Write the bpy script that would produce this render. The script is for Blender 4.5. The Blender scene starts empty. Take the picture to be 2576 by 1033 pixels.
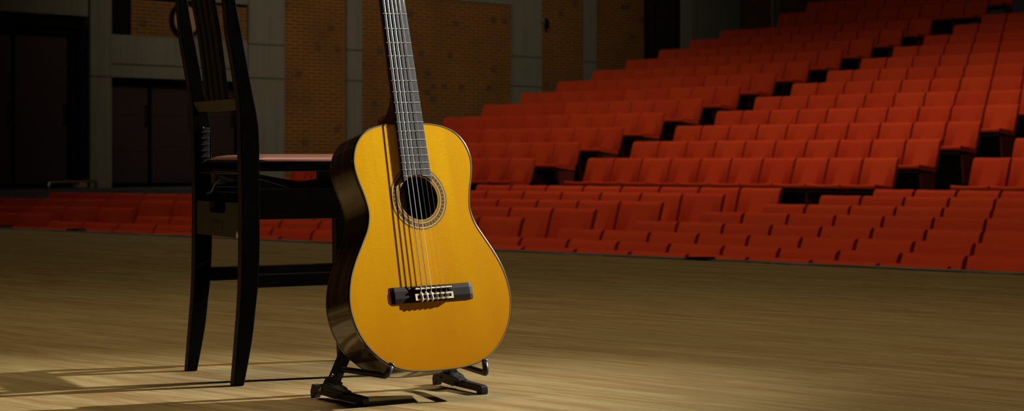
import bpy, bmesh, math, random
from mathutils import Vector, Matrix
random.seed(4)
S = bpy.context.scene
C = S.collection
V = Vector
# ------------------------------------------------------------------ helpers
def obj(name, bm, mat, parent=None, smooth=False, loc=None, bevel=0.0, mats=None, seg=2):
    me = bpy.data.meshes.new(name)
    bmesh.ops.recalc_face_normals(bm, faces=bm.faces)
    bm.to_mesh(me); bm.free()
    o = bpy.data.objects.new(name, me); C.objects.link(o)
    for m in (mats or [mat]): me.materials.append(m)
    if smooth:
        for p in me.polygons: p.use_smooth = True
    if parent: o.parent = parent
    if loc is not None: o.location = loc
    if bevel:
        b = o.modifiers.new('bevel', 'BEVEL'); b.width = bevel; b.segments = seg; b.limit_method = 'ANGLE'; b.angle_limit = math.radians(40)
        if smooth is False:
            for p in me.polygons: p.use_smooth = True
            b.harden_normals = True
    return o

def auto_smooth(o, deg=35):
    me = o.data
    for p in me.polygons: p.use_smooth = True
    try: me.set_sharp_from_angle(angle=math.radians(deg))
    except Exception: pass

def tag(o, label=None, cat=None, group=None, kind=None):
    if label: o['label'] = label
    if cat: o['category'] = cat
    if group: o['group'] = group
    if kind: o['kind'] = kind
    return o

def empty(name, loc=(0, 0, 0), rz=0):
    o = bpy.data.objects.new(name, None); C.objects.link(o)
    o.location = loc; o.rotation_euler = (0, 0, rz); o.empty_display_size = .1
    return o

def hexa(bm, p):          # p: 8 points, bottom 4 then top 4
    v = [bm.verts.new(q) for q in p]
    for f in ((0, 1, 2, 3), (4, 5, 6, 7), (0, 1, 5, 4), (1, 2, 6, 5), (2, 3, 7, 6), (3, 0, 4, 7)):
        bm.faces.new([v[i] for i in f])
    return v

def box(bm, c, s, ax=None):
    cx, cy, cz = c; a, b, d = s[0] / 2, s[1] / 2, s[2] / 2
    pts = [(-a, -b, -d), (a, -b, -d), (a, b, -d), (-a, b, -d), (-a, -b, d), (a, -b, d), (a, b, d), (-a, b, d)]
    if ax:
        X, Y, Z = [V(q).normalized() for q in ax]
        pts = [V(c) + X * p[0] + Y * p[1] + Z * p[2] for p in pts]
    else:
        pts = [(cx + p[0], cy + p[1], cz + p[2]) for p in pts]
    return hexa(bm, pts)

def prism(bm, poly, f0, f1):   # poly of 2d points, f0/f1 map (a,b)->3d for the two caps
    A = [bm.verts.new(f0(*p)) for p in poly]; B = [bm.verts.new(f1(*p)) for p in poly]
    n = len(poly)
    bm.faces.new(A); bm.faces.new(B[::-1])
    for i in range(n): bm.faces.new([A[i], A[(i + 1) % n], B[(i + 1) % n], B[i]])

def tube(bm, pts, r, seg=10, cap=True):
    pts = [V(p) for p in pts]; rings = []
    rr = r if isinstance(r, (list, tuple)) else [r] * len(pts)
    t0 = (pts[1] - pts[0]).normalized()
    up = V((0, 0, 1)) if abs(t0.z) < .9 else V((1, 0, 0))
    nrm = t0.cross(up).normalized()
    for i, p in enumerate(pts):
        if i == 0: t = pts[1] - pts[0]
        elif i == len(pts) - 1: t = pts[-1] - pts[-2]
        else: t = (pts[i + 1] - p).normalized() + (p - pts[i - 1]).normalized()
        t.normalize(); nrm = (nrm - t * nrm.dot(t)).normalized(); b = t.cross(nrm)
        rings.append([bm.verts.new(p + (nrm * math.cos(a) + b * math.sin(a)) * rr[i]) for a in [2 * math.pi * k / seg for k in range(seg)]])
    for A, B in zip(rings, rings[1:]):
        for k in range(seg): bm.faces.new([A[k], A[(k + 1) % seg], B[(k + 1) % seg], B[k]])
    if cap: bm.faces.new(rings[0][::-1]); bm.faces.new(rings[-1])

def bend(pts, rad=.01, n=5):     # round the corners of a polyline
    pts = [V(p) for p in pts]; out = [pts[0]]
    for a, b, c in zip(pts, pts[1:], pts[2:]):
        u = (a - b).normalized(); w = (c - b).normalized()
        p, q = b + u * rad, b + w * rad
        for i in range(n + 1):
            t = i / n; out.append(p * (1 - t) ** 2 + b * 2 * t * (1 - t) + q * t * t)
    out.append(pts[-1]); return out

def catmull(P, n=8, closed=False):
    out = []; m = len(P)
    rng = range(m) if closed else range(m - 1)
    for i in rng:
        g = (lambda k: P[k % m]) if closed else (lambda k: P[min(max(k, 0), m - 1)])
        p0, p1, p2, p3 = g(i - 1), g(i), g(i + 1), g(i + 2)
        for j in range(n):
            t = j / n
            out.append(tuple(.5 * ((2 * b) + (-a + c) * t + (2 * a - 5 * b + 4 * c - d) * t * t + (-a + 3 * b - 3 * c + d) * t ** 3) for a, b, c, d in zip(p0, p1, p2, p3)))
    if not closed: out.append(tuple(P[-1]))
    return out

# ------------------------------------------------------------------ materials
class NT:
    def __init__(s, name):
        s.m = bpy.data.materials.new(name); s.m.use_nodes = True
        s.t = s.m.node_tree; s.b = s.t.nodes['Principled BSDF']
    def n(s, typ, **kw):
        x = s.t.nodes.new(typ)
        for k, v in kw.items(): setattr(x, k, v)
        return x
    def l(s, a, b): s.t.links.new(a, b)
    def mth(s, op, a, b=None, c=None):
        x = s.n('ShaderNodeMath', operation=op)
        for i, q in enumerate((a, b, c)):
            if q is None: continue
            if isinstance(q, (int, float)): x.inputs[i].default_value = q
            else: s.l(q, x.inputs[i])
        return x.outputs[0]
    def mix(s, f, a, b, mode='MIX'):
        x = s.n('ShaderNodeMix', data_type='RGBA', blend_type=mode)
        for i, q in ((0, f), (6, a), (7, b)):
            if isinstance(q, (int, float)): x.inputs[i].default_value = q
            elif isinstance(q, tuple): x.inputs[i].default_value = (*q, 1)
            else: s.l(q, x.inputs[i])
        return x.outputs[2]
    def ramp(s, f, stops, mode='LINEAR'):
        x = s.n('ShaderNodeValToRGB'); x.color_ramp.interpolation = mode
        e = x.color_ramp.elements
        while len(e) > 1: e.remove(e[-1])
        e[0].position = stops[0][0]; e[0].color = (*stops[0][1], 1)
        for p, c in stops[1:]:
            q = e.new(p); q.color = (*c, 1)
        s.l(f, x.inputs[0]); return x.outputs[0]
    def coords(s, scale=(1, 1, 1), loc=(0, 0, 0), out='Object'):
        tc = s.n('ShaderNodeTexCoord'); mp = s.n('ShaderNodeMapping')
        mp.inputs['Scale'].default_value = scale; mp.inputs['Location'].default_value = loc
        s.l(tc.outputs[out], mp.inputs[0]); return mp.outputs[0]
    def noise(s, co, scale=5, detail=3, rough=.5):
        x = s.n('ShaderNodeTexNoise'); x.inputs['Scale'].default_value = scale
        x.inputs['Detail'].default_value = detail; x.inputs['Roughness'].default_value = rough
        s.l(co, x.inputs['Vector']); return x.outputs[0]
    def bump(s, h, strength=.2, dist=.01):
        x = s.n('ShaderNodeBump'); x.inputs['Strength'].default_value = strength; x.inputs['Distance'].default_value = dist
        s.l(h, x.inputs['Height']); s.l(x.outputs[0], s.b.inputs['Normal'])
    def set(s, **kw):
        nm = dict(col='Base Color', rough='Roughness', metal='Metallic', coat='Coat Weight', coatr='Coat Roughness', spec='Specular IOR Level', sheen='Sheen Weight', trans='Transmission Weight', ior='IOR')
        for k, v in kw.items():
            i = s.b.inputs[nm[k]]
            if isinstance(v, tuple): i.default_value = (*v, 1)
            elif isinstance(v, (int, float)): i.default_value = v
            else: s.l(v, i)
        return s

def plain(name, col, rough=.5, **kw):
    q = NT(name); q.set(rough=rough, **kw)
    co = q.coords(); nz = q.noise(co, 60, 3)
    c2 = tuple(min(1, c * 1.25 + .0005) for c in col); c1 = tuple(c * .8 for c in col)
    q.set(col=q.mix(nz, c1, c2)); return q.m

M = {}
# stage boards: narrow strips along local x
q = NT('stage_boards')
co = q.coords()
sep = q.n('ShaderNodeSeparateXYZ'); q.l(co, sep.inputs[0])
W = .046
row = q.mth('FLOOR', q.mth('DIVIDE', sep.outputs[1], W))
wn = q.n('ShaderNodeTexWhiteNoise', noise_dimensions='1D'); q.l(row, wn.inputs['W'])
xs = q.mth('ADD', sep.outputs[0], q.mth('MULTIPLY', wn.outputs[0], 3.7))
seg = q.mth('FLOOR', q.mth('DIVIDE', xs, 1.15))
cb = q.n('ShaderNodeCombineXYZ'); q.l(row, cb.inputs[0]); q.l(seg, cb.inputs[1])
w2 = q.n('ShaderNodeTexWhiteNoise', noise_dimensions='2D'); q.l(cb.outputs[0], w2.inputs['Vector'])
base = q.ramp(w2.outputs[0], [(0, (0.180, 0.114, 0.038)), (.12, (0.218, 0.150, 0.056)), (.35, (0.245, 0.174, 0.068)), (.55, (0.223, 0.147, 0.052)), (.72, (0.289, 0.218, 0.098)), (.86, (0.191, 0.107, 0.032)), (1, (0.267, 0.196, 0.080))])
st = q.n('ShaderNodeMapping'); st.inputs['Scale'].default_value = (5.0, 70, 1); q.l(co, st.inputs[0])
g1 = q.noise(st.outputs[0], 1.0, 5, .65)
st2 = q.n('ShaderNodeMapping'); st2.inputs['Scale'].default_value = (2.4, 17, 1); q.l(co, st2.inputs[0])
g2 = q.noise(st2.outputs[0], 1.0, 4, .6)
c1 = q.mix(q.ramp(g1, [(.46, (0, 0, 0)), (.70, (.85, .85, .85))]), base, (0.349, 0.273, 0.135))
c1 = q.mix(q.ramp(g1, [(.26, (1, 1, 1)), (.43, (0, 0, 0))]), c1, (0.109, 0.061, 0.019))
c2 = q.mix(q.ramp(g2, [(.46, (0, 0, 0)), (.64, (.75, .75, .75))]), c1, (0.169, 0.087, 0.025))
c2 = q.mix(q.ramp(g2, [(.30, (.5, .5, .5)), (.42, (0, 0, 0))]), c2, (0.294, 0.229, 0.105))
big = q.noise(co, .9, 3)
c3 = q.mix(q.ramp(big, [(.35, (0, 0, 0)), (.7, (0.500, 0.480, 0.390))]), c2, (0.202, 0.167, 0.063))
fr = q.mth('FRACT', q.mth('DIVIDE', sep.outputs[1], W))
gap = q.mth('LESS_THAN', fr, .035)
c4 = q.mix(q.mth('MULTIPLY', gap, .55), c3, (0.059, 0.037, 0.013))
vo = q.n('ShaderNodeTexVoronoi'); vo.inputs['Scale'].default_value = 4.5; q.l(co, vo.inputs['Vector'])
c5 = q.mix(q.mth('MULTIPLY', q.mth('LESS_THAN', vo.outputs[0], .018), .7), c4, (0.059, 0.041, 0.018))
q.set(col=c5, rough=q.mth('ADD', .40, q.mth('MULTIPLY', g2, .25)), spec=.35)
q.bump(q.mth('SUBTRACT', g1, q.mth('MULTIPLY', gap, .6)), .25, .002)
M['floor'] = q.m

q = NT('worn_edge'); co = q.coords((2, 30, 1)); nz = q.noise(co, 1.5, 6, .7)
q.set(col=q.ramp(nz, [(.35, (.035, .030, .024)), (.52, (.10, .09, .075)), (.62, (.30, .28, .24))]), rough=.7); M['edge'] = q.m
M['carpet'] = plain('dark_carpet', (.0035, .0032, .0028), .95, spec=.1)
M['walk'] = plain('grey_walkway', (.06, .06, .055), .8)

# brick
q = NT('brick_wall'); co = q.coords()
sw = q.n('ShaderNodeSeparateXYZ'); q.l(co, sw.inputs[0]); cw = q.n('ShaderNodeCombineXYZ'); q.l(sw.outputs[0], cw.inputs[0]); q.l(sw.outputs[2], cw.inputs[1])
bt = q.n('ShaderNodeTexBrick'); q.l(cw.outputs[0], bt.inputs['Vector'])
bt.offset = .5
for k, v in (('Scale', 1), ('Mortar Size', .011), ('Mortar Smooth', .3), ('Brick Width', .235), ('Row Height', .057), ('Bias', -.1)): bt.inputs[k].default_value = v
bt.inputs['Color1'].default_value = (.115, .058, .017, 1); bt.inputs['Color2'].default_value = (.075, .050, .019, 1); bt.inputs['Mortar'].default_value = (.29, .112, .018, 1)
rw = q.mth('FLOOR', q.mth('DIVIDE', sw.outputs[2], .114)); cl = q.mth('FLOOR', q.mth('DIVIDE', sw.outputs[0], .14))
cc = q.n('ShaderNodeCombineXYZ'); q.l(rw, cc.inputs[0]); q.l(cl, cc.inputs[1])
wh = q.n('ShaderNodeTexWhiteNoise', noise_dimensions='2D'); q.l(cc.outputs[0], wh.inputs['Vector'])
dark = q.mth('GREATER_THAN', wh.outputs[0], .965)
c = q.mix(q.mth('MULTIPLY', dark, .6), bt.outputs[0], (.045, .034, .022))
c = q.mix(q.ramp(q.noise(co, 1.2, 3), [(.4, (0, 0, 0)), (.75, (.6, .6, .6))]), c, (.085, .048, .017))
q.set(col=c, rough=.9, spec=.2); q.bump(bt.outputs['Fac'], -.3, .01); M['brick'] = q.m
# concrete with board marks
q = NT('board_marked_concrete'); co = q.coords((14, 14, .5)); nz = q.noise(co, 1, 4, .6); n2 = q.noise(q.coords(), 1.5, 4)
q.set(col=q.mix(n2, q.ramp(nz, [(.3, (.12, .117, .088)), (.7, (.19, .185, .14))]), (.14, .135, .10), 'MIX'), rough=.9, spec=.2); M['concrete'] = q.m
M['joint'] = plain('concrete_joint', (.05, .048, .038), .95)
M['dark'] = plain('dark_recess', (.004, .004, .0035), .9, spec=.1)
M['doorred'] = plain('dark_red_door', (.014, .004, .003), .6)
M['clockface'] = plain('clock_face', (.34, .17, .085), .6)
M['steel'] = plain('polished_steel', (.55, .53, .5), .25, metal=1.0)
# seat cloth
q = NT('red_seat_cloth'); co = q.coords((1, 1, 1)); nz = q.noise(co, 9, 3); fi = q.noise(co, 260, 2)
oi = q.n('ShaderNodeObjectInfo')
a = q.mix(oi.outputs['Random'], (.50, .042, .013), (.55, .056, .014))
q.set(col=q.mix(q.mth('MULTIPLY', nz, .2), a, (.36, .030, .012)), rough=.85, spec=.04); q.bump(fi, .15, .002); M['seat'] = q.m
M['seatside'] = plain('dark_red_panel', (.13, .012, .006), .6)
M['seatblack'] = plain('seat_underside', (.006, .005, .004), .7)
# black lacquer
q = NT('black_lacquer'); co = q.coords(); nz = q.noise(co, 30, 4)
q.set(col=q.mix(nz, (.0012, .0011, .001), (.0026, .0024, .002)), rough=q.mth('ADD', .15, q.mth('MULTIPLY', nz, .12)), spec=.07); q.bump(nz, .04, .002); M['lacquer'] = q.m
q = NT('black_panel_painted_reflection'); nz = q.noise(q.coords(), 12, 4)
q.set(col=q.mix(nz, (.070, .062, .046), (.090, .080, .060)), rough=.5, spec=.2); M['panel'] = q.m  # grey tone paints in the lit floor's gloss reflection on black wood
M['rear_reflection'] = plain('black_wood_painted_reflection', (.036, .032, .024), .5, spec=.2)  # black lifted in colour to stand in for reflected floor light
q = NT('pink_leatherette'); co = q.coords(); nz = q.noise(co, 400, 2); n2 = q.noise(co, 8, 3)
q.set(col=q.mix(n2, (.145, .053, .036), (.125, .045, .031)), rough=.38, spec=.5); q.bump(nz, .12, .001); M['pink'] = q.m
M['blackmetal'] = plain('black_painted_metal', (.010, .0098, .0095), .38, spec=.5)
M['blackplastic'] = plain('black_plastic', (.008, .008, .0078), .45, spec=.4)
M['rubber'] = plain('black_rubber_sleeve', (.013, .012, .011), .42, spec=.45)
M['brass'] = plain('brass_screw', (.75, .52, .22), .3, metal=1.0)
M['greymetal'] = plain('dull_grey_metal', (.10, .095, .08), .4, metal=1.0)
# guitar
q = NT('spruce_top'); tc = q.coords()
fg = q.n('ShaderNodeMapping'); fg.inputs['Scale'].default_value = (420, 6, 1); q.l(tc, fg.inputs[0]); grain = q.noise(fg.outputs[0], 1, 2)
si = q.n('ShaderNodeMapping'); si.inputs['Scale'].default_value = (85, 520, 1); q.l(tc, si.inputs[0]); silk = q.noise(si.outputs[0], 1, 3, .6)
bl = q.n('ShaderNodeMapping'); bl.inputs['Scale'].default_value = (16, 2, 1); q.l(tc, bl.inputs[0]); bands = q.noise(bl.outputs[0], 1, 2)
c = q.mix(q.ramp(bands, [(.35, (0, 0, 0)), (.65, (1, 1, 1))]), (.74, .36, .0008), (.84, .46, .0012))
c = q.mix(q.mth('MULTIPLY', q.ramp(silk, [(.50, (0, 0, 0)), (.62, (1, 1, 1))]), .28), c, (.66, .27, .0006))
c = q.mix(q.mth('MULTIPLY', q.ramp(grain, [(.45, (0, 0, 0)), (.65, (1, 1, 1))]), .12), c, (.58, .235, .0008))
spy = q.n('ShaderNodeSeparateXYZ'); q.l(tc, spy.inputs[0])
c = q.mix(q.ramp(spy.outputs[1], [(.0, (.9, .9, .9)), (.46, (0, 0, 0))]), c, (.42, .155, .0002))  # shading painted into the colour: darker, more orange towards the lower bout
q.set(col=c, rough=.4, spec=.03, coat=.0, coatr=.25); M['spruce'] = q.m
q = NT('rosewood'); tc = q.coords()
mp = q.n('ShaderNodeMapping'); mp.inputs['Scale'].default_value = (3, 3, 55); q.l(tc, mp.inputs[0]); g = q.noise(mp.outputs[0], 1, 4, .6)
mp2 = q.n('ShaderNodeMapping'); mp2.inputs['Scale'].default_value = (6, 14, 40); q.l(tc, mp2.inputs[0]); g_ = q.noise(mp2.outputs[0], 1, 3)
c = q.ramp(g, [(.3, (.012, .0055, .003)), (.5, (.045, .021, .010)), (.62, (.085, .043, .020)), (.75, (.03, .014, .007))])
q.set(col=q.mix(q.mth('MULTIPLY', g_, .5), c, (.03, .015, .008)), rough=.16, spec=.5, coat=.7, coatr=.06); M['rosewood'] = q.m
q = NT('mahogany_neck'); g = q.noise(q.coords((60, 4, 60)), 1, 3); q.set(col=q.mix(g, (.16, .045, .018), (.26, .075, .030)), rough=.22, coat=.6, coatr=.08); M['mahogany'] = q.m
q = NT('ebony_fretboard'); g = q.noise(q.coords((900, 26, 900)), 1, 4, .65)
q.set(col=q.ramp(g, [(.35, (.008, .008, .0085)), (.65, (.022, .022, .023))]), rough=.48, spec=.36); q.bump(g, .12, .0006); M['ebony'] = q.m
q = NT('bridge_rosewood'); co = q.coords(); g = q.noise(q.coords((40, 400, 100)), 1, 4); sp = q.noise(co, 900, 1)
q.set(col=q.mix(q.ramp(sp, [(.72, (0, 0, 0)), (.78, (1, 1, 1))]), q.mix(g, (.008, .004, .003), (.019, .010, .007)), (.05, .038, .028)), rough=.5, spec=.14); M['bridge'] = q.m
M['bone'] = plain('bone', (.80, .74, .56), .35); M['ivory'] = plain('ivory_plastic', (.80, .72, .42), .35)
M['fretwire'] = plain('nickel_fretwire', (.80, .78, .68), .3, metal=.6)
M['wound'] = plain('silver_wound_string', (.92, .92, .94), .35, metal=.15, spec=.8)
q = NT('clear_nylon'); q.set(col=q.mix(q.noise(q.coords(), 50), (.70, .66, .60), (.80, .76, .70)), rough=.15, trans=.85, ior=1.35); M['nylon'] = q.m
M['blackline'] = plain('black_binding', (.010, .007, .005), .25, coat=.5); M['bindbrown'] = plain('brown_binding', (.09, .045, .02), .3, coat=.5)
M['gold'] = plain('gold_plate', (.8, .6, .25), .3, metal=1.0)
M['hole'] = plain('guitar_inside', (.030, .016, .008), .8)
M['paper'] = plain('label_paper', (.42, .33, .20), .8); M['ink'] = plain('label_ink', (.01, .008, .006), .8)
# purfling: diagonal rope pattern along the edge (uv u = arc length in mm, v across)
q = NT('rope_purfling'); uv = q.n('ShaderNodeTexCoord'); s2 = q.n('ShaderNodeSeparateXYZ'); q.l(uv.outputs['UV'], s2.inputs[0])
f = q.mth('FRACT', q.mth('DIVIDE', q.mth('ADD', s2.outputs[0], q.mth('MULTIPLY', s2.outputs[1], 1.3)), 2.3))
core = q.mix(q.mth('LESS_THAN', f, .5), (.46, .32, .09), (.060, .034, .012))
edge = q.mth('GREATER_THAN', q.mth('ABSOLUTE', q.mth('SUBTRACT', s2.outputs[1], .5)), .30)
q.set(col=q.mix(edge, core, q.mix(q.mth('GREATER_THAN', s2.outputs[1], .88), (.50, .30, .07), (.02, .012, .006))), rough=.35); M['rope'] = q.m
# rosette: rings by radius, motif by angle (object origin at the hole centre)
q = NT('rosette_inlay'); tc = q.n('ShaderNodeTexCoord'); s2 = q.n('ShaderNodeSeparateXYZ'); q.l(tc.outputs['Object'], s2.inputs[0])
r = q.mth('SQRT', q.mth('ADD', q.mth('POWER', s2.outputs[0], 2), q.mth('POWER', s2.outputs[1], 2)))
ang = q.mth('ARCTAN2', s2.outputs[1], s2.outputs[0])
fa = q.mth('FRACT', q.mth('ADD', q.mth('MULTIPLY', ang, 44 / (2 * math.pi)), 100))
u = q.mth('ABSOLUTE', q.mth('SUBTRACT', fa, .5)); rr = q.mth('DIVIDE', q.mth('ABSOLUTE', q.mth('SUBTRACT', r, .0547)), .0033)
# H-shaped knot: dark crossbar pairs that flare towards the ring edges
d1 = q.mth('LESS_THAN', q.mth('ABSOLUTE', q.mth('SUBTRACT', u, q.mth('ADD', .10, q.mth('MULTIPLY', q.mth('POWER', rr, 2), .20)))), .115)
d2 = q.mth('MULTIPLY', q.mth('LESS_THAN', rr, .28), q.mth('LESS_THAN', u, .16))
d3 = q.mth('GREATER_THAN', rr, .88)
dk = q.mth('MINIMUM', q.mth('ADD', q.mth('ADD', d1, d2), d3), 1)
red = q.mth('MULTIPLY', q.mth('LESS_THAN', u, .10), q.mth('GREATER_THAN', rr, .3))
motif = q.mix(dk, q.mix(red, (.24, .125, .022), (.30, .055, .010)), (.030, .012, .006))
fh = q.mth('FRACT', q.mth('ADD', q.mth('MULTIPLY', ang, 150 / (2 * math.pi)), q.mth('MULTIPLY', r, 420)))
her = q.mix(q.mth('LESS_THAN', fh, .5), (.27, .18, .05), (.07, .042, .012))
t = q.mth('MULTIPLY', q.mth('SUBTRACT', r, .040), 1 / .026)
def band(a, b): return q.mth('MULTIPLY', q.mth('GREATER_THAN', r, a), q.mth('LESS_THAN', r, b))
lines = q.ramp(t, [(0, (.75, .36, .004)), (.175, (.75, .36, .004)), (.185, (.06, .035, .01)), (.33, (.62, .38, .03)), (.362, (.05, .03, .01)), (.375, (.70, .42, .03)), (.42, (.05, .03, .01)), (.435, (.03, .015, .008)), (.69, (.80, .50, .03)), (.745, (.05, .03, .01)), (.757, (.75, .45, .03)), (.785, (.04, .02, .01))], 'CONSTANT')
c = q.mix(band(.0512, .0582), lines, motif)
c = q.mix(band(.0450, .0485), c, her); c = q.mix(band(.0606, .0632), c, her)
q.set(col=c, rough=.35, coat=.4, coatr=.1); M['rosette'] = q.m

# ------------------------------------------------------------------ camera
EYE = .465
cam = bpy.data.cameras.new('camera'); co_ = bpy.data.objects.new('camera', cam); C.objects.link(co_)
co_.location = (0, 0, EYE); co_.rotation_euler = (math.pi / 2, 0, 0)
cam.sensor_width = 36; cam.lens = 4700 / 2576 * 36; cam.shift_y = -(516.5 - 401) / 2576
cam.clip_end = 200; cam.dof.use_dof = True; cam.dof.focus_distance = 3.62; cam.dof.aperture_fstop = 11
S.camera = co_

# ------------------------------------------------------------------ stage
A0 = V((-3.5, 12.78, 0)); A1 = V((2.09, 7.64, 0)); ea = math.atan2((A1 - A0).y, (A1 - A0).x)
def stage_obj(name, bm, mat):
    o = obj(name, bm, mat); o.location = A0; o.rotation_euler = (0, 0, ea); return o
bm = bmesh.new(); box(bm, (5, -7.56, -.04), (26, 14.88, .08)); tag(stage_obj('floor', bm, M['floor']), kind='structure')
bm = bmesh.new(); box(bm, (5, -.06, -.0375), (26, .12, .085)); tag(stage_obj('trim_1', bm, M['edge']), kind='structure')
bm = bmesh.new(); box(bm, (5, -.05, -.58), (26, .08, 1.0)); tag(stage_obj('wall_stage_front', bm, M['dark']), kind='structure')

# ------------------------------------------------------------------ auditorium
PL, N0L, PPL, CL = .74597, 9.859, 1.06262, -.0085255
PU, N0U, PPU = .771, 19.312, .961
def lowpt(N, T):
    N = N + CL * (T + 10) ** 2
    return V((math.sin(PL) * N + math.cos(PL) * T, math.cos(PL) * N - math.sin(PL) * T, 0))
def uppt(N, T): return V((math.sin(PU) * N + math.cos(PU) * T, math.cos(PU) * N - math.sin(PU) * T, 0))
HB = .78
ZL = [-.150, -.146, -.119, -.078, -.019, .034, .101, .150]
ZU = [.488 + .234 * i for i in range(12)] + [3.515, 3.815]
NU = [N0U + PPU * i for i in range(12)] + [31.87, 32.88]

def steps(name, rows, fn, T0, T1, nT, last, mat):
    bm = bmesh.new()
    Ts = [T0 + (T1 - T0) * i / nT for i in range(nT + 1)]
    prof = []
    for i, (N, z) in enumerate(rows):
        nx = rows[i + 1][0] if i + 1 < len(rows) else last
        prof += [(N, z), (nx, z)]
    prof = [(rows[0][0], rows[0][1] - .5)] + prof
    cols = [[bm.verts.new(fn(N, T) + V((0, 0, z))) for N, z in prof] for T in Ts]
    for a, b in zip(cols, cols[1:]):
        for k in range(len(prof) - 1): bm.faces.new([a[k], b[k], b[k + 1], a[k + 1]])
    o = obj(name, bm, mat); tag(o, kind='structure'); return o
rl = [(N0L + PPL * k - (.62 if k else 3.4), ZL[k] - HB) for k in range(8)]
steps('floor_stalls', rl, lowpt, -24.1, -2.5, 30, N0L + PPL * 7 + 2.2, M['carpet'])
ru = [(NU[i] - (.62 if i else 1.35), ZU[i] - HB) for i in range(14)]
steps('floor_terrace', ru, uppt, -24.15, -4, 2, 38, M['carpet'])

def round_box(bm, cx, w, d, h, curve=.012, nx=6, topround=.022, xf=None):
    """upholstered slab: x width, y depth, z height, front face hollowed slightly"""
    prof = [(0, 0), (-d / 2 + .008, 0), (-d / 2, .01), (-d / 2, h - topround), (-d / 2 + topround * .4, h - topround * .3), (-d / 2 + topround, h), (d / 2 - topround, h), (d / 2, h - topround), (d / 2, .01), (d / 2 - .008, 0)][1:]
    rings = []
    for i in range(nx + 1):
        u = -1 + 2 * i / nx; e = .90 if abs(u) == 1 else 1
        x = cx + u * w / 2
        dy = -curve * u * u; dz = -.010 * (1 - u * u)
        rings.append([bm.verts.new(xf(V((x, (py * (e)) + dy, h / 2 + (pz - h / 2) * (.985 if e < 1 else 1) + (dz if pz > h / 2 else 0))))) for py, pz in prof])
    for a, b in zip(rings, rings[1:]):
        for k in range(len(prof)): bm.faces.new([a[k], a[(k + 1) % len(prof)], b[(k + 1) % len(prof)], b[k]])
    bm.faces.new(rings[0]); bm.faces.new(rings[-1][::-1])

SP = .5
def seat_meshes():
    """local frame: x along row, +y away from stage, z up from floor, origin under top of backrest"""
    out = []
    rec = math.radians(20)
    bm = bmesh.new()
    hb = .37
    def xf(p):
        z = p.z; return V((p.x, p.y * math.cos(rec) - (hb - z) * math.sin(rec), HB - (hb - z) * math.cos(rec) + p.y * math.sin(rec)))
    round_box(bm, 0, SP - .034, .075, hb, xf=xf); out.append(('backrest', bm, M['seat']))
    bm = bmesh.new()
    round_box(bm, 0, SP - .022, .44, .06, curve=0, topround=.015, xf=lambda p: V((p.x, p.y - .34, p.z + .385 - (p.y) * .10))); out.append(('seat_cushion', bm, M['seat']))
    bm = bmesh.new(); box(bm, (0, -.34, .372), (SP - .03, .40, .024)); out.append(('seat_base', bm, M['seatblack']))
    bm = bmesh.new()
    pol = [(-.50, .355), (-.16, .355), (-.20, 0), (-.45, 0)]
    prism(bm, pol, lambda a, b: V((SP / 2 - .030, a, b)), lambda a, b: V((SP / 2 - .004, a, b))); out.append(('side_panel', bm, M['seatside']))
    return out
SM = []
for nm, bm, m in seat_meshes():
    me = bpy.data.meshes.new(nm); bmesh.ops.recalc_face_normals(bm, faces=bm.faces); bm.to_mesh(me); bm.free(); me.materials.append(m)
    for p in me.polygons: p.use_smooth = True
    try: me.set_sharp_from_angle(angle=math.radians(50))
    except Exception: pass
    SM.append((nm, me))
PROTO = None
def copy_seat(loc, rz, sx):
    global PROTO
    if PROTO is None:
        r_ = empty('theatre_seat')
        for nm, me in SM:
            o = bpy.data.objects.new(nm, me); C.objects.link(o); o.parent = r_
        PROTO = r_
    else:
        r_ = PROTO.copy(); C.objects.link(r_)
        for ch in PROTO.children:
            c_ = ch.copy(); C.objects.link(c_); c_.parent = r_
    r_.location = loc; r_.rotation_euler = (0, 0, rz); r_.scale = (sx, 1, 1)
    return r_
ORD = ['first', 'second', 'third', 'fourth', 'fifth', 'sixth', 'seventh', 'eighth', 'ninth', 'tenth', 'eleventh', 'twelfth', 'thirteenth', 'fourteenth']
seats = []     # (depth, loc, rz, sx, label, group)
def px_of(P): return 1288 + 4700 * P.x / P.y
def add_row(kind, row, T0, n, pitch, block, count_from):
    for j in range(n):
        T = T0 + pitch * (j + .5)
        if kind == 'low':
            N = N0L + PPL * row; P = lowpt(N, T); a = lowpt(N, T - .2); b = lowpt(N, T + .2); z = ZL[row] - HB
            rn = ORD[row]; lv = 'lower'
        else:
            P = uppt(NU[row], T); a = uppt(NU[row], T - .2); b = uppt(NU[row], T + .2); z = ZU[row] - HB
            rn = ORD[row]; lv = 'upper'
        ppx = px_of(P)
        if ppx < -70 or ppx > 2680: continue
        if kind == 'up' and row >= 13 and ppx > 2300: pass
        rz = math.atan2((b - a).y, (b - a).x)
        k = (j if count_from == 'L' else n - 1 - j)
        side = 'left' if count_from == 'L' else 'right'
        lab = 'red theatre seat, %s from the %s end, %s row up in the %s %s block' % (ORD[k], side, rn, lv, block)
        seats.append((P.y, P + V((0, 0, z)), rz, pitch / .5, lab, 'red seats of the %s %s block' % (lv, block)))
TB = [-10.46, -10.461, -10.51, -10.544, -10.604, -10.632, -10.68, -10.704]
for k in range(8):
    add_row('low', k, TB[k], 10 if k == 0 else 12, .4985, 'right', 'L')
    if k == 0: add_row('low', k, -15.92, 8, .538, 'middle', 'R')
    elif k <= 2: add_row('low', k, -16.09, 8, .529, 'middle', 'R')
    else: add_row('low', k, -11.855 - 8 * .552, 8, .552, 'middle', 'R')
for k in (2, 3, 4, 5): add_row('low', k, -17.39 - 7 * .568, 7, .568, 'left', 'R')
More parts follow.
